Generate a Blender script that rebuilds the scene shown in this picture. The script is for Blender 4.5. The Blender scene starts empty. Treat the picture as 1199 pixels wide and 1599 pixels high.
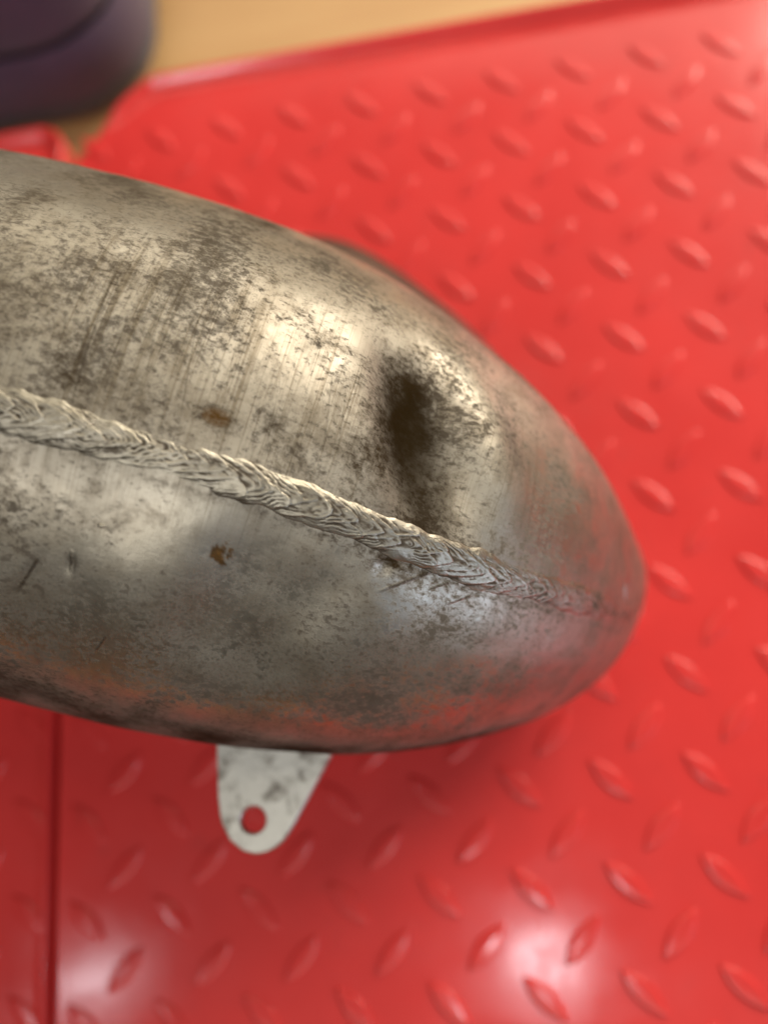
import bpy, math, random
import numpy as np
from mathutils import Vector, Matrix, noise as mnoise

random.seed(7); rng = np.random.default_rng(7)
scene = bpy.context.scene
COL = scene.collection

# ------------------------------------------------------------------ camera
cam_d = bpy.data.cameras.new('camera'); cam = bpy.data.objects.new('camera', cam_d); COL.objects.link(cam)
rt = Vector((0.98830149, -0.08798467, -0.12457475))
up = Vector((0.11786481, 0.95899599, 0.25774906))
bk = Vector((0.09678872, -0.26941676, 0.95814746))
m = Matrix((rt, up, bk)).transposed().to_4x4(); m.translation = Vector((-0.05837437, -0.22576737, 0.24436022))
cam.matrix_world = m
cam_d.sensor_fit = 'HORIZONTAL'; cam_d.sensor_width = 36.0; cam_d.lens = 36.0 * 1250 / 1199
cam_d.clip_start = 0.01; cam_d.clip_end = 50
cam_d.dof.use_dof = True; cam_d.dof.focus_distance = 0.134; cam_d.dof.aperture_fstop = 7.6
scene.camera = cam
scene.render.resolution_x = 767; scene.render.resolution_y = 1024

# ------------------------------------------------------------------ room light
world = bpy.data.worlds.new('World'); scene.world = world; world.use_nodes = True
bgn = world.node_tree.nodes['Background']; bgn.inputs[0].default_value = (1.0, 0.93, 0.85, 1); bgn.inputs[1].default_value = 0.06

def area(name, loc, target, sx, sy, power, color):
    d = bpy.data.lights.new(name, 'AREA'); d.shape = 'RECTANGLE'; d.size = sx; d.size_y = sy
    d.energy = power; d.color = color
    o = bpy.data.objects.new(name, d); COL.objects.link(o); o.location = loc
    o.rotation_euler = (Vector(target) - Vector(loc)).to_track_quat('-Z', 'Y').to_euler()
    return o
CEN = (-0.08, -0.17, 0.06)
wl = area('added_falloff_light', (1.02, 0.84, 0.80), (0.07, 0.09, 0.0), 0.80, 0.80, 5.0, (1.0, 0.90, 0.76)); wl.data.spread = math.radians(62)   # added light with a narrow beam, so the floor darkens towards the viewer
area('ceiling_light', (0.60, 2.50, 1.65), CEN, 2.8, 1.5, 40, (1.0, 0.89, 0.72))
area('ceiling_light_over', (-0.18, 0.42, 1.95), CEN, 0.7, 0.5, 5, (1.0, 0.89, 0.70))
area('ceiling_lamp_near', (0.02, -0.88, 2.3), (0.0, -0.3, 0), 0.16, 0.13, 4.6, (0.92, 0.94, 1.0))
area('ceiling_lamp_side', (-1.30, -0.86, 2.3), (-0.2, -0.3, 0), 0.14, 0.18, 2.4, (0.96, 0.94, 1.0))
area('rear_ceiling_light', (-0.10, -1.42, 2.05), CEN, 2.3, 0.50, 19, (1.0, 0.95, 0.86))
area('window', (2.1, -1.75, 0.70), CEN, 0.75, 1.0, 19, (0.66, 0.78, 1.0))

vs = scene.view_settings
vs.view_transform = 'Standard'; vs.look = 'None'; vs.exposure = -0.12; vs.gamma = 1.0; vs.use_curve_mapping = False

# ------------------------------------------------------------------ helpers
def tag(o, label=None, cat=None, group=None, kind=None):
    if label: o['label'] = label
    if cat: o['category'] = cat
    if group: o['group'] = group
    if kind: o['kind'] = kind
    return o
def empty(name, loc):
    o = bpy.data.objects.new(name, None); o.empty_display_size = 0.02; o.location = loc; COL.objects.link(o); return o
def link(name, me, parent=None, mat=None):
    o = bpy.data.objects.new(name, me)
    if mat and not me.materials: me.materials.append(mat)
    COL.objects.link(o)
    if parent:
        o.parent = parent; o.matrix_parent_inverse = Matrix.Translation(-parent.location)
    return o
def mesh(name, v, f, smooth=True):
    me = bpy.data.meshes.new(name); me.from_pydata([tuple(map(float, p)) for p in v], [], [tuple(map(int, q)) for q in f]); me.update()
    if smooth: me.polygons.foreach_set('use_smooth', [True] * len(me.polygons))
    return me
def grid_mesh(name, P, closed_j=False, uv=None, attrs=None, flip=False):
    """P (n,m,3) -> smooth quad grid; uv (n,m,2); attrs {name:(n,m)}"""
    n, mm = P.shape[:2]; idx = np.arange(n * mm).reshape(n, mm)
    if closed_j: jn = np.r_[1:mm, 0]; js = np.arange(mm)
    else: jn = np.arange(1, mm); js = np.arange(mm - 1)
    q = np.stack([idx[:-1][:, js], idx[1:][:, js], idx[1:][:, jn], idx[:-1][:, jn]], -1).reshape(-1, 4)
    if flip: q = q[:, ::-1]
    me = bpy.data.meshes.new(name); nf = len(q)
    me.vertices.add(n * mm); me.vertices.foreach_set('co', P.reshape(-1).astype(np.float32))
    me.loops.add(nf * 4); me.loops.foreach_set('vertex_index', q.reshape(-1).astype(np.int32))
    me.polygons.add(nf); me.polygons.foreach_set('loop_start', np.arange(0, nf * 4, 4, dtype=np.int32))
    me.update(calc_edges=True); me.polygons.foreach_set('use_smooth', np.ones(nf, bool))
    if uv is not None:
        l = me.uv_layers.new(name='UVMap'); l.data.foreach_set('uv', uv.reshape(-1, 2)[q.reshape(-1)].reshape(-1).astype(np.float32))
    for k, a in (attrs or {}).items():
        at = me.attributes.new(k, 'FLOAT', 'POINT'); at.data.foreach_set('value', np.clip(a, -9, 9).reshape(-1).astype(np.float32))
    me.validate(); return me

# value noise on arrays
_tab = rng.random((256, 256))
def vnoise(x, y):
    xi = np.floor(x).astype(int); yi = np.floor(y).astype(int); u = x - xi; v = y - yi
    u = u * u * (3 - 2 * u); v = v * v * (3 - 2 * v); g = lambda a, b: _tab[a % 256, b % 256]
    return (g(xi, yi) * (1 - u) + g(xi + 1, yi) * u) * (1 - v) + (g(xi, yi + 1) * (1 - u) + g(xi + 1, yi + 1) * u) * v
def fbm(x, y, o=4):
    s = 0; a = .5
    for k in range(o): s = s + a * vnoise(x * 2 ** k + 17.3 * k, y * 2 ** k + 5.1 * k); a *= .5
    return s / (1 - .5 ** o)
def sstep(a, b, x): t = np.clip((x - a) / (b - a), 0, 1); return t * t * (3 - 2 * t)

# ------------------------------------------------------------------ node helpers
class NT:
    def __init__(s, name):
        s.m = bpy.data.materials.new(name); s.m.use_nodes = True; s.t = s.m.node_tree
        s.b = s.t.nodes['Principled BSDF']
    def n(s, typ, **kw):
        x = s.t.nodes.new(typ)
        for k, v in kw.items(): setattr(x, k, v)
        return x
    def put(s, sock, v):
        if isinstance(v, bpy.types.NodeSocket): s.t.links.new(v, sock)
        else: sock.default_value = v
    def noise(s, vec, scale, detail=6, rough=.6, dist=0):
        x = s.n('ShaderNodeTexNoise'); s.put(x.inputs['Vector'], vec); x.inputs['Scale'].default_value = scale
        x.inputs['Detail'].default_value = detail; x.inputs['Roughness'].default_value = rough; x.inputs['Distortion'].default_value = dist
        return x.outputs['Fac']
    def mapv(s, vec, scale=(1, 1, 1), rot=(0, 0, 0), loc=(0, 0, 0)):
        x = s.n('ShaderNodeMapping'); s.put(x.inputs['Vector'], vec); x.inputs['Scale'].default_value = scale
        x.inputs['Rotation'].default_value = rot; x.inputs['Location'].default_value = loc; return x.outputs[0]
    def math(s, op, a, b=0., c=0., clamp=False):
        x = s.n('ShaderNodeMath', operation=op, use_clamp=clamp); s.put(x.inputs[0], a); s.put(x.inputs[1], b); s.put(x.inputs[2], c); return x.outputs[0]
    def ramp(s, v, a, b, lo=0., hi=1.):
        x = s.n('ShaderNodeMapRange', interpolation_type='SMOOTHSTEP'); s.put(x.inputs[0], v)
        for i, q in enumerate((a, b, lo, hi)): x.inputs[i + 1].default_value = q
        return x.outputs[0]
    def mix(s, f, a, b):
        x = s.n('ShaderNodeMix', data_type='RGBA'); s.put(x.inputs['Factor'], f)
        for k, v in ((6, a), (7, b)): s.put(x.inputs[k], v if isinstance(v, bpy.types.NodeSocket) else (*v, 1))
        return x.outputs[2]
    def bump(s, h, strength, dist, normal=None):
        x = s.n('ShaderNodeBump'); s.put(x.inputs['Height'], h); x.inputs['Strength'].default_value = strength; x.inputs['Distance'].default_value = dist
        if normal: s.put(x.inputs['Normal'], normal)
        return x.outputs[0]
    def dot(s, v, k):
        x = s.n('ShaderNodeVectorMath', operation='DOT_PRODUCT'); s.put(x.inputs[0], v); x.inputs[1].default_value = k; return x.outputs['Value']
    def attr(s, name):
        x = s.n('ShaderNodeAttribute'); x.attribute_name = name; return x.outputs['Fac']
    def set(s, **kw):
        for k, v in kw.items():
            v = (*v, 1) if isinstance(v, tuple) and len(v) == 3 else v
            s.put(s.b.inputs[k.replace('_', ' ')], v)

# ------------------------------------------------------------------ materials
def mat_plastic():
    N = NT('red_vinyl'); ob = N.n('ShaderNodeNewGeometry').outputs['Position']
    a = N.noise(ob, 18, 4, .55); b = N.noise(ob, 260, 3, .6); c = N.noise(ob, 45, 6, .65)
    col = N.mix(N.ramp(a, .3, .7), (0.61, 0.034, 0.031), (0.68, 0.042, 0.038))
    grime = N.ramp(c, .60, .76, 0, .35); col = N.mix(grime, col, (0.42, 0.03, 0.025))
    sc = N.noise(N.mapv(ob, (14, 90, 30), (0, 0, .7)), 2.0, 5, .7, .6); sd = N.noise(ob, 75, 8, .75, .8)
    col = N.mix(N.ramp(sd, .60, .74, 0, .5), col, (0.30, 0.045, 0.038)); col = N.mix(N.ramp(sc, .66, .74, 0, .22), col, (0.62, 0.16, 0.14))
    h = N.math('ADD', N.math('MULTIPLY', b, .25), N.math('MULTIPLY', c, 1.0))
    N.set(Base_Color=col, Roughness=N.ramp(c, .3, .75, .40, .52), IOR=1.38, Specular_IOR_Level=.22, Coat_Weight=.75, Coat_Roughness=N.ramp(c, .3, .75, .09, .20), Coat_IOR=1.4, Normal=N.bump(h, .30, .0010))
    return N.m
def mat_wood():
    N = NT('pale_wood'); ob = N.n('ShaderNodeNewGeometry').outputs['Position']
    g = N.noise(N.mapv(ob, (6, 60, 6)), 1.0, 6, .6, .4); g2 = N.noise(ob, 5, 3, .5)
    col = N.mix(N.ramp(g, .3, .7), (0.56, 0.33, 0.135), (0.64, 0.41, 0.18)); col = N.mix(N.ramp(g2, .35, .7, 0, .5), col, (0.44, 0.25, 0.10))
    N.set(Base_Color=col, Roughness=.5); return N.m
def mat_fabric(c1, c2):
    N = NT('dark_cloth'); ob = N.n('ShaderNodeNewGeometry').outputs['Position']
    w = N.noise(ob, 900, 3, .6); g = N.noise(ob, 22, 4, .6)
    N.set(Base_Color=N.mix(N.ramp(g, .35, .65), c1, c2), Roughness=.75, Normal=N.bump(w, .4, .0006)); 
    N.b.inputs['Sheen Weight'].default_value = .25
    return N.m
SCRATCHES = [(.3346, -.57, .3363, -.07, .00036, .55), (.3491, -.50, .3528, -.075, .00026, .3), (.3560, -.44, .3585, -.08, .0002, .16), (.3714, -.47, .3750, -.12, .0003, .3), (.3740, -.46, .3772, -.14, .00022, .2),
    (.3640, -.40, .3662, -.10, .0002, .15), (.4010, -.008, .3905, .155, .0005, .9), (.3995, .012, .3925, .125, .0004, .7), (.4035, .03, .3995, .09, .0004, .7), (.4090, .05, .4040, .12, .0004, .7),
    (.3365, .33, .3330, .49, .0006, 1.0), (.3412, .29, .3414, .37, .0005, .9), (.349, .54, .3472, .63, .0004, .8), (.3303, -.50, .3318, -.20, .0002, .18), (.3440, -.42, .3462, -.10, .00018, .15)]
def mat_steel(kind):
    N = NT('bare_steel_' + kind); tc = N.n('ShaderNodeTexCoord'); geo = N.n('ShaderNodeNewGeometry')
    pos = geo.outputs['Position']
    uv = tc.outputs['UV'] if kind == 'chamber' else pos
    big = N.noise(pos, 38, 5, .6)
    mid = N.noise(pos, 130, 8, .72, .3)
    fine = N.noise(N.mapv(uv, (1.0, 1.55, 1.0), (0, 0, -.5)), 760, 7, .70, .5)
    steel = N.mix(N.ramp(big, .3, .7), (0.49, 0.455, 0.38), (0.37, 0.335, 0.27))
    steel = N.mix(N.ramp(mid, .42, .66, 0, .6), steel, (0.21, 0.175, 0.125))
    if kind == 'chamber':
        sx = N.n('ShaderNodeSeparateXYZ'); N.put(sx.inputs[0], uv); cx = N.n('ShaderNodeCombineXYZ'); N.put(cx.inputs[0], sx.outputs[0]); N.put(cx.inputs[1], sx.outputs[1]); cx.inputs[2].default_value = 1.0; uv3 = cx.outputs[0]
        soot = N.attr('soot'); spk = N.attr('speckle'); grind = N.attr('grind')
        # dark flecks: thresholded fine noise, denser where the speckle map says so
        k = N.math('ADD', N.math('MULTIPLY', fine, .74), N.math('MULTIPLY', mid, .26))
        k = N.math('ADD', k, N.math('MULTIPLY', N.math('SUBTRACT', spk, .5), .16))
        fleck = N.ramp(k, .49, .66)
        # circumferential polishing lines
        ln = N.noise(N.mapv(uv, (2600, 34, 1), (0, 0, .0)), 1.0, 4, .7)
        ln2 = N.noise(N.mapv(uv, (820, 14, 1)), 1.0, 3, .6)
        line = N.math('MULTIPLY', N.math('MAXIMUM', N.ramp(ln, .50, .72), N.ramp(ln2, .50, .68)), grind)
        sm = N.math('ADD', soot, N.math('MULTIPLY', N.math('ADD', N.math('SUBTRACT', mid, .5), N.math('MULTIPLY', N.math('SUBTRACT', fine, .5), 1.1)), 1.2)); smk = N.math('MULTIPLY', N.ramp(sm, .10, 1.0), soot_gain(N, soot))
        col = N.mix(N.math('MULTIPLY', line, .72), steel, (0.19, 0.155, 0.105))
        pn = N.noise(N.mapv(uv, (1.0, 1.5, 1.0), (0, 0, -.6)), 560, 6, .66, .2); cl = N.noise(pos, 85, 4, .6)
        pk = N.math('ADD', pn, N.math('MULTIPLY', N.math('SUBTRACT', N.math('ADD', cl, N.math('MULTIPLY', spk, .45)), .72), .55))
        pit = N.math('MULTIPLY', N.ramp(pk, .50, .70), .85)
        fleck = N.math('MAXIMUM', N.math('MULTIPLY', fleck, .8), pit)
        col = N.mix(N.math('MULTIPLY', fleck, .85), col, (0.045, 0.031, 0.019))
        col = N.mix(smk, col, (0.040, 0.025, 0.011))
        stain_shade = N.math('MULTIPLY', N.ramp(N.math('ADD', N.attr('stain_shade'), N.math('MULTIPLY', N.math('SUBTRACT', mid, .5), .22)), .02, 1.0), .97); col = N.mix(stain_shade, col, (0.016, 0.009, 0.0022))  # darkens the steel: real stain together with painted shade
        smk = N.math('MAXIMUM', smk, N.math('MULTIPLY', stain_shade, .9))
        dk = N.math('MAXIMUM', smk, N.math('MULTIPLY', fleck, .8))
        rust = N.attr('rust'); col = N.mix(rust, col, (0.16, 0.075, 0.012))
        rough = N.math('ADD', N.ramp(mid, .3, .7, .30, .46), N.math('ADD', N.math('MULTIPLY', dk, .30), N.math('MULTIPLY', grind, .26)))
        h = N.math('ADD', N.math('MULTIPLY', fine, .5), N.math('MULTIPLY', ln, .25)); h = N.math('SUBTRACT', h, N.math('MULTIPLY', fleck, .12))
        gr = None
        for (u0, a0, u1, a1, w, d) in SCRATCHES:
            x0, y0, x1, y1 = u0, (a0 + .038) * .054, u1, (a1 + .038) * .054; L = math.hypot(x1 - x0, y1 - y0); dx, dy = (x1 - x0) / L, (y1 - y0) / L
            sv = N.dot(uv3, (dx / L, dy / L, -(x0 * dx + y0 * dy) / L)); ev = N.math('ABSOLUTE', N.dot(uv3, (-dy, dx, x0 * dy - y0 * dx)))
            g = N.math('MULTIPLY', N.ramp(ev, 0, w, d, 0), N.math('MULTIPLY', N.ramp(sv, 0, .2), N.ramp(sv, .7, 1.0, 1, 0)))
            gr = g if gr is None else N.math('MAXIMUM', gr, g)
        gr = N.math('MULTIPLY', gr, N.ramp(fine, .25, .55, .35, 1))
        col = N.mix(N.math('MULTIPLY', gr, .8), col, (0.05, 0.035, 0.022))
        h = N.math('SUBTRACT', h, N.math('MULTIPLY', gr, 1.6))
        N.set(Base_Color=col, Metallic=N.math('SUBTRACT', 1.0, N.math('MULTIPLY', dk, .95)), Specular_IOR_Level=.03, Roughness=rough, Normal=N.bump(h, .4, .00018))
    elif kind == 'weld':
        cav = N.attr('cavity')
        k = N.math('ADD', cav, N.math('MULTIPLY', N.math('SUBTRACT', fine, .5), .7))
        dk = N.ramp(k, .30, .95)
        col = N.mix(dk, N.mix(N.ramp(mid, .35, .7), (0.44, 0.41, 0.34), (0.32, 0.29, 0.225)), (0.07, 0.053, 0.034))
        N.set(Base_Color=col, Metallic=N.math('SUBTRACT', 1.0, N.math('MULTIPLY', dk, .6)), Roughness=N.ramp(dk, 0, 1, .42, .62), Normal=N.bump(fine, .4, .0002))
    else:
        f2 = N.noise(pos, 240, 6, .7, .5); sp = N.ramp(N.math('ADD', N.math('MULTIPLY', f2, .55), N.math('MULTIPLY', mid, .45)), .47, .66)
        base = (0.50, 0.485, 0.43) if kind == 'tab' else (0.14, 0.10, 0.075)  # header steel gets a much darker base than the tab
        col = N.mix(sp, base, (0.12, 0.10, 0.08) if kind == 'tab' else (0.04, 0.03, 0.025))
        N.set(Base_Color=col, Metallic=.9, Roughness=N.ramp(sp, 0, 1, .42, .6), Normal=N.bump(f2, .4, .0003))
    return N.m
def soot_gain(N, soot): return N.ramp(soot, 0.02, .5)
M_RED = mat_plastic(); M_WOOD = mat_wood()
M_BAG = mat_fabric((0.060, 0.034, 0.066), (0.078, 0.046, 0.084)); M_BAGD = mat_fabric((0.018, 0.010, 0.016), (0.022, 0.014, 0.02)); M_NAVY = mat_fabric((0.022, 0.026, 0.045), (0.030, 0.034, 0.056))
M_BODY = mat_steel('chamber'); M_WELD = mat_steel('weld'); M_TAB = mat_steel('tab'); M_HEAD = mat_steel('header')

# ------------------------------------------------------------------ pale wooden floor
TH = 0.040
def plank(x0, x1, y0, y1, z1, z0):
    b = .0006
    v = [(x0, y0, z0), (x1, y0, z0), (x1, y1, z0), (x0, y1, z0), (x0, y0, z1 - b), (x1, y0, z1 - b), (x1, y1, z1 - b), (x0, y1, z1 - b),
         (x0 + b, y0 + b, z1), (x1 - b, y0 + b, z1), (x1 - b, y1 - b, z1), (x0 + b, y1 - b, z1)]
    f = [(0, 3, 2, 1)] + [(i, (i + 1) % 4, 4 + (i + 1) % 4, 4 + i) for i in range(4)] + [(4 + i, 4 + (i + 1) % 4, 8 + (i + 1) % 4, 8 + i) for i in range(4)] + [(8, 9, 10, 11)]
    return v, f
floor = link('floor', mesh('floor', *plank(-1.2, 1.1, -1.0, 1.2, -TH, -TH - .03), smooth=False), None, M_WOOD); tag(floor, kind='structure')

# ------------------------------------------------------------------ red tread tiles
GX, GY = 0.027 * .957, 0.027
def offset_outline(x0, x1, y0, y1, r, cut, n=10, chamfer=0):
    """rounded rectangle, counter-clockwise, n points per corner; cut = corner index with the big chamfer-like radius"""
    pts = []
    cs = [(x1, y1, 0), (x0, y1, 1), (x0, y0, 2), (x1, y0, 3)]
    for cx, cy, k in cs:
        rr = cut if k in (0, 1) else r
        sx = -1 if cx == x1 else 1; sy = -1 if cy == y1 else 1
        ox, oy = cx + sx * rr, cy + sy * rr
        for i in range(n + 1):
            a = math.pi / 2 * k + math.pi / 2 * i / n
            q = np.array((ox + rr * math.cos(a), oy + rr * math.sin(a)))
            if chamfer and k in (0, 1):                       # long diagonal cut with softened ends
                a0 = math.pi / 2 * k; c0 = np.array((math.cos(a0), math.sin(a0))); c1 = np.array((math.cos(a0 + math.pi / 2), math.sin(a0 + math.pi / 2)))
                q = q * (1 - chamfer) + (np.array((ox, oy)) + rr * (c0 + (c1 - c0) * i / n)) * chamfer
            pts.append(tuple(q))
    return np.array(pts)
def tile_mesh(x0, x1, y0, y1, cut):
    # rings from the foot of the edge over a small raised lip to the flat top (inset, z)
    rings = []
    for ins, insy, zz, zr in ((0, 0, -TH + .0002, -TH + .0002), (0, 0, -.0060, -.0060), (0, 0, -.0040, .0), (.0002, .0003, -.0016, .0030), (.0006, .0009, -.0002, .0038), (.0013, .0017, .0001, .0038), (.0018, .0026, .00005, .0032), (.0024, .0062, 0, .0007), (.0030, .0072, 0, .0003), (.0036, .0088, 0, 0), (.0048, .0105, 0, 0), (.0060, .0125, 0, 0)):
        p = offset_outline(x0 + ins, x1 - ins, y0 + ins, y1 - insy, max(.003 - ins, .0008), max(cut - ins, .002), chamfer=.72 if cut > .02 else 0)
        w = sstep(y1 - .020, y1 - .010, p[:, 1]); rings.append(np.c_[p, zz + (zr - zz) * w])
    n = len(rings[0]); v = np.concatenate(rings); f = []
    for k in range(len(rings) - 1):
        for i in range(n): f.append((k * n + i, k * n + (i + 1) % n, (k + 1) * n + (i + 1) % n, (k + 1) * n + i))
    f.append(tuple(range((len(rings) - 1) * n, len(rings) * n))); f.append(tuple(reversed(range(n))))
    return mesh('sheet', v, f)
def lug_mesh():
    L, W, H = .0162, .0058, .00066; n = 14
    prof = [(1.0, -.0002), (.96, .50 * H), (.86, .86 * H), (.55, .99 * H)]
    v = []; f = []
    for sc, z in prof:
        for i in range(2 * n):
            s = -1 + 2 * (i % n) / n if i < n else 1 - 2 * (i % n) / n
            w = (1 - abs(s) ** 1.9) ** .92 * (1 if i < n else -1)
            off = (1 - sc) * W / 2 * 1.0
            v.append((s * L / 2 * (1 - (1 - sc) * .5), w * W / 2 * sc, z))
    m2 = 2 * n
    for k in range(len(prof) - 1):
        for i in range(m2): f.append((k * m2 + (i + 1) % m2, k * m2 + i, (k + 1) * m2 + i, (k + 1) * m2 + (i + 1) % m2))
    c = len(v); v.append((0, 0, H))
    k = len(prof) - 1
    for i in range(m2): f.append((k * m2 + (i + 1) % m2, k * m2 + i, c))
    return mesh('tread_lug', v, f)
LUG = lug_mesh(); LUG.materials.append(M_RED)
view_inv = cam.matrix_world.inverted()
def in_view(x, y):
    q = view_inv @ Vector((x, y, 0)); px = 599.5 + 1250 * q.x / -q.z; py = 799.5 - 1250 * q.y / -q.z
    return -70 < px < 1269 and -70 < py < 1669
def lattice(x0, x1, y0, y1, ox, oy):
    out = []
    for i in range(-40, 40):
        for j in range(-40, 40):
            for dx, dy, a in ((0, 0, -1), (.45, .5, 1)):
                x = ox + (i + dx) * GX; y = oy - (j + dy) * GY
                if x0 + .0085 < x < x1 - .0062 and y0 + .009 < y < y1 - .020: out.append((x, y, a))
    return out
def build_tile(label, x0, x1, y0, y1, cut, ox, oy):
    root = empty('tread_tile', ((x0 + x1) / 2, (y0 + y1) / 2, -TH))
    tag(root, label, 'tread tile', 'red tread tiles laid side by side')
    link('sheet', tile_mesh(x0, x1, y0, y1, cut), root, M_RED)
    V = np.array([v.co[:] for v in LUG.vertices]); F = [tuple(p.vertices) for p in LUG.polygons]; rv = []; rf = []
    for x, y, a in lattice(x0, x1, y0, y1, ox, oy):
        ang = a * math.radians(47) + random.uniform(-.03, .03)
        if in_view(x, y):
            o = bpy.data.objects.new('tread_lug', LUG); COL.objects.link(o); o.parent = root
            o.location = Vector((x, y, 0)) - root.location; o.rotation_euler = (random.uniform(-.006, .006), random.uniform(-.006, .006), ang)
        else:
            c, s = math.cos(ang), math.sin(ang); b = len(rv)
            rv += [(x + c * p[0] - s * p[1], y + s * p[0] + c * p[1], p[2]) for p in V]; rf += [tuple(b + q for q in t) for t in F]
    if rv: tag(link('outlying_tread_lugs', mesh('outlying_tread_lugs', rv, rf), root, M_RED), kind='stuff')
    return root
build_tile('large glossy red tread tile filling most of the picture under the steel pipe', -.1913, .262, -.43, .0275, .035, 0, 0)
build_tile('narrow strip of red tread tile left of the dark joint at lower left', -.645, -.1925, -.43, .0120, .010, -.1990 - 4 * GX, .003)

# ------------------------------------------------------------------ exhaust chamber
CTL = np.array([[-0.4, -0.078, 0.03, 0.011], [-0.33, -0.1, 0.052, 0.023], [-0.262, -0.125, 0.079, 0.045], [-0.212, -0.1394, 0.0934, 0.0558],
    [-0.1781, -0.1476, 0.0942, 0.0569], [-0.1495, -0.1545, 0.0904, 0.0558], [-0.123, -0.1633, 0.0843, 0.0558], [-0.1013, -0.1715, 0.0776, 0.0542],
    [-0.0796, -0.1805, 0.0667, 0.0487], [-0.0629, -0.186, 0.054, 0.0415], [-0.0509, -0.1894, 0.0404, 0.0344], [-0.0361, -0.1891, 0.0239, 0.0241]])
UPV = np.array([0.0968, -0.2694, 0.9581])       # the side of the pipe that carries the weld
def spline(P, n):
    d = np.r_[0, np.cumsum(np.linalg.norm(np.diff(P[:, :3], axis=0), axis=1))]
    K = len(P); h = np.diff(d); A = np.zeros((K, K)); B = np.zeros((K, P.shape[1])); A[0, 0] = A[-1, -1] = 1
    for i in range(1, K - 1):
        A[i, i - 1] = h[i - 1]; A[i, i] = 2 * (h[i - 1] + h[i]); A[i, i + 1] = h[i]
        B[i] = 6 * ((P[i + 1] - P[i]) / h[i] - (P[i] - P[i - 1]) / h[i - 1])
    mm = np.linalg.solve(A, B); t = np.linspace(0, d[-1], n)
    i = np.clip(np.searchsorted(d, t, side='right') - 1, 0, K - 2); hh = h[i][:, None]; a = ((d[i + 1] - t)[:, None]) / hh; b = 1 - a
    return t, a * P[i] + b * P[i + 1] + ((a ** 3 - a) * mm[i] + (b ** 3 - b) * mm[i + 1]) * hh ** 2 / 6
_t, _Q = spline(CTL, 1600); _c = _Q[:, :3]; _r = _Q[:, 3]
_T = np.gradient(_c, _t, axis=0); _T /= np.linalg.norm(_T, axis=1)[:, None]
_rp = np.clip(np.gradient(_r, _t), -.93, .93)
_N = UPV - (_T @ UPV)[:, None] * _T; _N /= np.linalg.norm(_N, axis=1)[:, None]; _B = np.cross(_T, _N)
def it(a, t): return np.stack([np.interp(t, _t, a[:, k]) for k in range(a.shape[1])], -1) if a.ndim == 2 else np.interp(t, _t, a)
def surf(t, ang):
    """t and ang broadcast together -> point, normal"""
    t, ang = np.broadcast_arrays(t, ang)
    c, r, rp, T, N, B = it(_c, t), it(_r, t), it(_rp, t), it(_T, t), it(_N, t), it(_B, t)
    k = np.sqrt(1 - rp ** 2)[..., None]
    n = k * (np.cos(ang)[..., None] * N + np.sin(ang)[..., None] * B) - rp[..., None] * T
    return c + r[..., None] * n, n
SEAM_T = [0, .28, .31, .34, .36, .369, .377, .42]; SEAM_A = [-.033, -.033, -.038, -.045, -.036, -.055, -.1, -.115]
def seam(t): return np.interp(t, SEAM_T, SEAM_A)
_sp, _ = surf(_t, seam(_t)); _U = np.r_[0, np.cumsum(np.linalg.norm(np.diff(_sp, axis=0), axis=1))]
tU = lambda u: np.interp(u, _U, _t)
UMAX = _U[-1]

pipe = empty('exhaust_pipe', (-.12, -.165, 0)); tag(pipe, 'sooty bare steel two-stroke exhaust chamber with a weld seam along its top', 'exhaust pipe')

us = np.unique(np.r_[np.linspace(0, .29, 90), np.linspace(.29, UMAX, 480)])
an = np.concatenate([np.linspace(-1.75, 1.75, 470), np.linspace(1.75, 2 * math.pi - 1.75, 92)[1:-1]])
Ug, Ag = np.meshgrid(us, an, indexing='ij'); Tg = tU(Ug); Pg, Ng = surf(Tg, Ag)
rg = np.interp(Tg, _t, _r); Vg = (Ag - seam(Tg)) * .054
Aw = np.where(Ag > math.pi, Ag - 2 * math.pi, Ag)                       # -pi..pi
def gs(u0, a0, su, sa, rot=0, p=2.0, shear=0):
    du = Ug - u0; dv = (Aw - a0) * .054; c, s = math.cos(rot), math.sin(rot)
    x = (c * du + s * dv + shear * dv) / su; y = (-s * du + c * dv) / sa
    return np.exp(-(np.abs(x) ** p + np.abs(y) ** p))
disp = np.zeros_like(Ug)
# dent beside the weld, near the nose
disp -= .0048 * gs(.3905, -.43, .0086, .0165, rot=-.46, p=2.6)
disp += .0012 * gs(.4050, -.50, .0060, .0150, rot=-.46)
# long shallow dent on the other side, added to imitate a dark reflection
disp -= .0030 * gs(.3725, .36, .0130, .0150, rot=.25, p=3.0)
disp -= .0010 * gs(.3390, .42, .0100, .0160, p=2.2)
# hand-made unevenness
disp += .0007 * (fbm(Ug / .022, Vg / .022 + 40, 3) - .5) * np.exp(-((Aw) / 2.2) ** 4)
disp += .00016 * (fbm(Ug / .006 + 9, Vg / .006 + 40, 3) - .5)
# sheet edges step up to the seam
bd = (Aw - seam(Tg)) * rg
disp += (.0004 - .0003 * sstep(.42, .455, Ug)) * np.exp(-(bd / .0042) ** 2)
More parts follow.
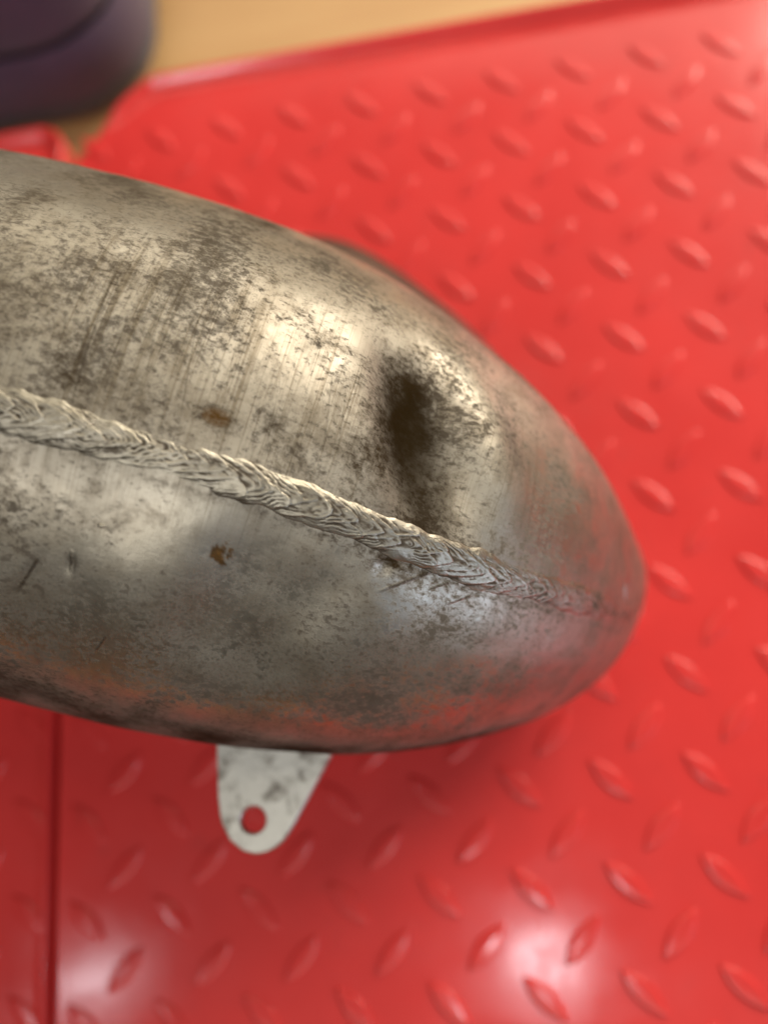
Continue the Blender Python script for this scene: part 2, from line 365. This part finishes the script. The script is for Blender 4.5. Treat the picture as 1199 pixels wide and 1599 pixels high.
# dings
for u0, a0, su, sa, dz, ro in [(.3905, .050, .0013, .0016, .0005, .3), (.4605, -.27, .002, .002, .0007, .2), (.4640, -.10, .0022, .0016, .0006, 0), (.335, .41, .0009, .0035, .0004, .35),
                           (.3413, .345, .0007, .0016, .00035, 0), (.3385, .17, .0010, .0004, .00012, 0), (.346, .21, .0005, .0005, .00012, 0)]:
    disp -= dz * gs(u0, a0, su, sa, rot=ro)
Pg = Pg + disp[..., None] * Ng
nz = fbm(Ug / .012, Vg / .012 + 90, 4); nz2 = fbm(Ug / .005 + 31, Vg / .005 + 70, 4)
stain_shade = .30 * gs(.3400, -.86, .045, .0160, p=3) * (.4 + 1.2 * nz) + .26 * sstep(.415, .45, Ug)  # upper-left stain; nose painted darker to mute its red floor reflection
stain_shade += .72 * sstep(.62, 1.02, Aw) * (.8 + .4 * nz) + .34 * sstep(.85, 1.2, -Aw) * (.5 + nz)  # shade along the lower and upper rims, painted into the colour
stain_shade += (.75 + .3 * nz) * gs(.3912, -.37, .0070, .0195, rot=-.44, p=2.5) + .40 * gs(.4085, -.53, .0022, .0150, rot=-.42) + .30 * gs(.3835, -.33, .006, .014, rot=-.46)  # dark reflection in the dent, painted on along with its soot
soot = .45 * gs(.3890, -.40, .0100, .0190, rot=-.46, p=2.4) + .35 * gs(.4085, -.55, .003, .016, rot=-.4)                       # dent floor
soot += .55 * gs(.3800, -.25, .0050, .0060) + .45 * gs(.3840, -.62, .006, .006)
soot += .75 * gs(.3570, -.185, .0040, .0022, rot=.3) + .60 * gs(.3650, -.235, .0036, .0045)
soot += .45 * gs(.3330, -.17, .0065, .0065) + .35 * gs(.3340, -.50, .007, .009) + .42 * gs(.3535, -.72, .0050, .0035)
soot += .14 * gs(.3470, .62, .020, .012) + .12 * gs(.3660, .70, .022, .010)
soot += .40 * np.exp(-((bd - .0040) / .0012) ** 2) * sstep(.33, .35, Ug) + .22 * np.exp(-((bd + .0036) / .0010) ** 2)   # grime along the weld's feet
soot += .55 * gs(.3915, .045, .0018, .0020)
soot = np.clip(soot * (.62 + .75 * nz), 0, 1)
speck = .50 + .5 * (nz - .5) * 2
speck += .02 * gs(.385, .55, .05, .026, p=3) + .22 * gs(.335, -.62, .035, .022, p=3) + .32 * gs(.396, .36, .022, .020, p=3) + .16 * gs(.345, .55, .030, .014) - .25 * gs(.350, .10, .030, .010) - .2 * gs(.365, -.45, .012, .012) + .18 * gs(.335, -.6, .02, .02)
speck -= .6 * sstep(.425, .46, Ug)
grind = np.clip(.15 + 1.0 * gs(.352, -.30, .034, .020, p=4) + .6 * gs(.402, -.40, .010, .02) + .3 * gs(.418, -.5, .012, .03), 0, 1) * (.4 + 1.1 * fbm(Ug / .008 + 3, Vg / .03 + 11, 3))
nz3 = fbm(Ug / .0016 + 3, Vg / .0016 + 33, 3)
rust = .9 * sstep(.42, .52, gs(.3643, .185, .0022, .0024) * (.1 + 1.6 * nz3)) + .35 * sstep(.5, .8, gs(.357, -.185, .003, .002) * (.5 + nz2))
uvg = np.stack([Ug, Vg], -1)
body_me = grid_mesh('chamber', Pg, True, uvg, {'stain_shade': np.clip(stain_shade * (.8 + .4 * nz), 0, 1), 'soot': soot, 'speckle': speck, 'grind': grind, 'rust': np.clip(rust, 0, 1)})
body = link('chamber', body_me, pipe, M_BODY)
# rounded closing of the nose end and the cut tail end
def cap(name, ring, centre, bulge, mat, parent):
    n = len(ring); c = ring.mean(0); rings = [ring]; K = 8
    for k in range(1, K): a = math.pi / 2 * k / K; rings.append(c + (ring - c) * math.cos(a) + bulge * math.sin(a))
    v = np.concatenate(rings + [(c + bulge)[None]]); f = []
    for k in range(K - 1):
        for i in range(n): f.append((k * n + i, (k + 1) * n + i, (k + 1) * n + (i + 1) % n, k * n + (i + 1) % n))
    for i in range(n): f.append(((K - 1) * n + i, K * n, (K - 1) * n + (i + 1) % n))
    return link(name, mesh(name, v, f), parent, mat)
cap('nose_cap', Pg[-1][::3], None, _T[-1] * float(_r[-1]) * .12, M_TAB, body)

# weld bead -------------------------------------------------------------
ub = np.arange(.285, .492, .00016); bb = np.linspace(-1, 1, 54)
Ub, Bb = np.meshgrid(ub, bb, indexing='ij')
W0 = np.interp(ub, [.285, .325, .345, .365, .385, .398, .408, .42, .445, .47, .492], [.0034, .0034, .0031, .0029, .0028, .0030, .0033, .0030, .0028, .0025, .0021])
W0 = W0 * 1.12 * (1 + .22 * (fbm(ub / .009, ub * 0 + 3.3, 3) - .5)); cen = .0007 * (fbm(ub / .013 + 5, ub * 0 + 8.1, 3) - .5)
Wl = (W0[:, None] * (1 + .10 * (fbm(Ub / .0022, np.sign(Bb) * 5 + 20, 2) - .5) * 2))
X = Bb * Wl + cen[:, None]
dab = np.zeros_like(Ub); uk = .283; rr = random.Random(11)
while uk < .494:
    wk = float(np.interp(uk, ub, W0)); big = rr.random() < .06
    xk = rr.gauss(-.06, .26) * wk; ak = (rr.uniform(.12, .36) if not big else rr.uniform(.36, .52)) * 1e-3; hw = wk * rr.uniform(.55, 1.1) if not big else wk * 1.15
    tail = rr.uniform(.0018, .0042); pw = rr.uniform(1.15, 1.8); sw = rr.uniform(2.6, 5.2)
    i0, i1 = np.searchsorted(ub, [uk - .026, uk + .0015]); Us, Xs = Ub[i0:i1], X[i0:i1]
    wob = .0008 * (fbm(Us / .0016 + uk * 900, Xs / .0014 + 40, 2) - .5)
    e = np.abs(Xs - xk) / hw; d = uk - sw * hw * e ** pw * .62 - Us + wob
    hk = ak * sstep(0, .00028, d) * np.exp(-np.clip(d, 0, 1) / tail) * (1 - sstep(.85, 1.25, e))
    dab[i0:i1] = np.maximum(dab[i0:i1], hk); uk += rr.uniform(.0006, .0021)
prof = np.clip(1 - np.abs(Bb) ** 2.6, 0, 1) ** .85
rough = fbm((Ub - 1.2 * np.abs(X)) / .0012, X / .0007 + 60, 3) - .5
ph = Ub + 2.3 * np.abs(X - .0020 * (fbm(ub / .006 + 7, ub * 0 + 1.2, 2) - .5)[:, None]) ** 1.2 * (.003 ** -.2) + .0046 * (fbm(Ub / .0034 + 2, X / .0030 + 50, 3) - .5) + .004 * (fbm(Ub / .009 + 44, X / .02, 2) - .5)
rip = np.abs(((ph / .00150) % 1.0) * 2 - 1); rip = rip * rip * (3 - 2 * rip); rmask = sstep(.32, .62, fbm(Ub / .0045 + 15, X / .0028 + 25, 3))
nose = 1 - .62 * sstep(.425, .465, Ub)
hgt = (prof * Wl * .075 + np.clip(prof * 1.4, 0, 1) * (dab * .80 + .00013 * rough + .00009 * (rip - .5) * rmask)) * (.30 + .70 * nose) + .00035 * nose * np.clip(1 - Bb ** 2, 0, 1) - .00012 * (np.abs(Bb) > .985)
def blur(a, n, ax):
    pad = [(0, 0), (0, 0)]; pad[ax] = (n + 1, n); c = np.cumsum(np.pad(a, pad, mode='edge'), axis=ax)
    L_ = a.shape[ax]; return (np.take(c, np.arange(2 * n + 1, 2 * n + 1 + L_), ax) - np.take(c, np.arange(0, L_), ax)) / (2 * n + 1)
low = blur(blur(hgt, 5, 0), 4, 1)
cav = np.clip((low - hgt) / .00010, -.5, 1.3) * .85 + .46 + .18 * (.45 - rip) * rmask + 1.2 * (fbm(Ub / .004 + 70, X / .0016, 3) - .5) + .50 * sstep(.70, .98, Bb) + .22 * sstep(.80, 1, -Bb) + .15 * (1 - nose) - .12 * (1 - sstep(.32, .36, Ub))
tb = tU(Ub); Pb, Nb = surf(tb, seam(tb) + X / np.interp(tb, _t, _r))
Pb = Pb + (hgt - .0001)[..., None] * Nb
weld = link('weld_bead', grid_mesh('weld_bead', Pb, False, np.stack([Ub, X], -1), {'cavity': cav}), pipe, M_WELD)
weld['label'] = 'rippled pale weld bead running along the chamber'

# spatter left by the welder: the big lump by the nose and a few small beads
def lump(u, a, ru, ra, h, rot):
    t0 = tU(u); p, n = surf(np.array(t0), np.array(a)); n = n / np.linalg.norm(n); e1 = it(_T, np.array(t0)); e1 = e1 - (e1 @ n) * n; e1 /= np.linalg.norm(e1); e2 = np.cross(n, e1)
    d1 = e1 * math.cos(rot) + e2 * math.sin(rot); d2 = -e1 * math.sin(rot) + e2 * math.cos(rot); P_ = np.zeros((7, 16, 3))
    for i in range(7):
        ph_ = math.pi / 2 * i / 6
        for k in range(16):
            th = 2 * math.pi * k / 16; w = 1 + .18 * math.sin(2 * th + u * 900) + .12 * math.sin(3 * th + a * 70)
            P_[i, k] = p + (d1 * ru * math.cos(th) + d2 * ra * math.sin(th)) * w * math.cos(ph_) + n * (h * math.sin(ph_) - .0003)
    o = link('weld_spatter', grid_mesh('weld_spatter', P_, True, None, {'cavity': np.full((7, 16), .15)}), body, M_WELD); return o
for q in [(.4595, -.235, .0034, .0013, .0007, -1.0), (.4630, -.09, .0022, .0016, .0006, .3), (.4150, .07, .0006, .0005, .0004, 0), (.3560, .075, .0005, .0005, .0003, 0), (.3450, .20, .0006, .0004, .0003, .5), (.3795, -.13, .0005, .0004, .0003, 0)]: lump(*q)

# mounting tab with a bolt hole ----------------------------------------
def tab_mesh(outline, hole, r, z, tilt, th):
    o = np.array(outline); n = len(o); c = np.array(hole); ang = np.linspace(0, 2 * math.pi, 33)[:-1]
    # resample outline by angle about the hole so that both loops pair up
    oo = []
    for a in ang:
        d = np.array([math.cos(a), math.sin(a)]); best = None
        for i in range(n):
            p, q = o[i], o[(i + 1) % n]; A = np.array([d, p - q]).T
            if abs(np.linalg.det(A)) < 1e-12: continue
            s, w = np.linalg.solve(A, p - c)
            if s > 0 and -1e-6 <= w <= 1 + 1e-6 and (best is None or s < best): best = s
        oo.append(c + d * best)
    oo = np.array(oo); ci = c + r * np.c_[np.cos(ang), np.sin(ang)]
    ce = oo.mean(0); ins = oo + (ce - oo) / np.linalg.norm(ce - oo, axis=1)[:, None] * .0003; ch = c + (r + .0003) * np.c_[np.cos(ang), np.sin(ang)]
    zf = lambda p, k: np.c_[p, z + (p - c) @ np.array(tilt) + k]
    L = [zf(ci, -th), zf(ci, -.0003), zf(ch, 0), zf(ins, 0), zf(oo, -.0003), zf(oo, -th)]; N_ = 32; f = []
    for k in range(6):
        k2 = (k + 1) % 6
        for i in range(N_): f.append((k * N_ + i, k * N_ + (i + 1) % N_, k2 * N_ + (i + 1) % N_, k2 * N_ + i))
    me = mesh('mounting_tab', np.concatenate(L), f, smooth=False); return me
TABZ = .060
tab = link('mounting_tab', tab_mesh([(-.11947, -.21519), (-.11994, -.22934), (-.12014, -.23552), (-.11973, -.2407), (-.11796, -.2447), (-.11515, -.24728), (-.112, -.24829), (-.1088, -.24773),
    (-.10612, -.24609), (-.10379, -.24323), (-.09982, -.23739), (-.09417, -.22915), (-.08921, -.22151), (-.09246, -.21554), (-.10426, -.21226)],
    (-.1124, -.2410), .0029, TABZ, (-.04, .06), .0022), pipe, M_TAB)
tab['label'] = 'flat pale steel mounting tab with one bolt hole'

# header tube leaving the nose and turning back underneath --------------
def tube(name, pts, rad, parent, mat, n=60, m2=36, ends=True):
    t, Q = spline(np.c_[np.array(pts), rad], n); c = Q[:, :3]; T = np.gradient(c, t, axis=0); T /= np.linalg.norm(T, axis=1)[:, None]
    z = np.array([0, 0, 1.]); N = z - (T @ z)[:, None] * T; N /= np.linalg.norm(N, axis=1)[:, None]; B = np.cross(T, N); a = np.linspace(0, 2 * math.pi, m2 + 1)[:-1]
    R = Q[:, 3].copy(); P = c[:, None] + R[:, None, None] * (np.cos(a)[None, :, None] * N[:, None] + np.sin(a)[None, :, None] * B[:, None])
    if ends:                                                     # rolled lip and open bore at the free end
        E_, k = P[-1], c[-1]
        extra = [k + (E_ - k) * s + T[-1] * d for s, d in ((1.10, .0), (1.10, .004), (.92, .004), (.90, -.02), (.88, -.045))]
        P = np.concatenate([P, np.array(extra)])
    return link(name, grid_mesh(name, P, True), parent, mat)
hd = tube('header_tube', [(-.046, -.182, .034), (-.050, -.150, .024), (-.063, -.119, .019), (-.0785, -.0998, .0178), (-.0950, -.0862, .0178), (-.117, -.0850, .0178), (-.144, -.096, .0178)],
     [.020, .0185, .0172, .0170, .0170, .0170, .0170], pipe, M_HEAD)
hd['label'] = 'dark header tube turned back under the chamber'

# ------------------------------------------------------------------ dark bag behind
def bag():
    root = empty('padded_bag', (-.295, .123, -TH)); tag(root, 'dark plum padded bag with a stitched seam standing on the wood behind the tile corner', 'bag')
    x0, x1, y0, y1 = -.420, -.1670, .0465, .200; z0 = -TH
    def ring(ins, z):
        r = .042; p = offset_outline(x0 + ins, x1 - ins, y0 + ins, y1 - ins, max(r - ins, .004), max(r - ins, .004), 14)
        b = .0026 * np.array([fb(q[0] / .03, q[1] / .03 + z / .03) for q in p])[:, None]
        c = p.mean(0); return np.c_[p + (p - c) / np.linalg.norm(p - c, axis=1)[:, None] * b, np.full(len(p), z + z0)]
    fb = lambda x, y: float(fbm(np.array(x + 50), np.array(y + 50), 3)) - .5
    def shell(name, prof, mat, closeb=False, closet=False):
        rs = [ring(i, z) for i, z in prof]; n = len(rs[0]); v = np.concatenate(rs); f = []
        for k in range(len(rs) - 1):
            for i in range(n): f.append((k * n + i, k * n + (i + 1) % n, (k + 1) * n + (i + 1) % n, (k + 1) * n + i))
        if closeb: f.append(tuple(reversed(range(n))))
        if closet: f.append(tuple(range((len(rs) - 1) * n, len(rs) * n)))
        return link(name, mesh(name, v, f), root, mat)
    shell('base_panel', [(.014, .0006), (.0065, .0026), (.0024, .007), (.0008, .013), (.0004, .0165)], M_NAVY, closeb=True)
    shell('side_panel', [(.0004, .0165), (.0, .024), (.0002, .036), (.0016, .0425)], M_BAG)
    shell('seam_piping', [(.0034, .0425), (.0026, .0434), (.0026, .0448), (.0034, .0457)], M_BAGD)
    shell('top_panel', [(.0016, .0457), (.0002, .053), (0, .08), (.001, .125), (.006, .150), (.016, .161), (.035, .165)], M_BAG, closet=True)
bag()
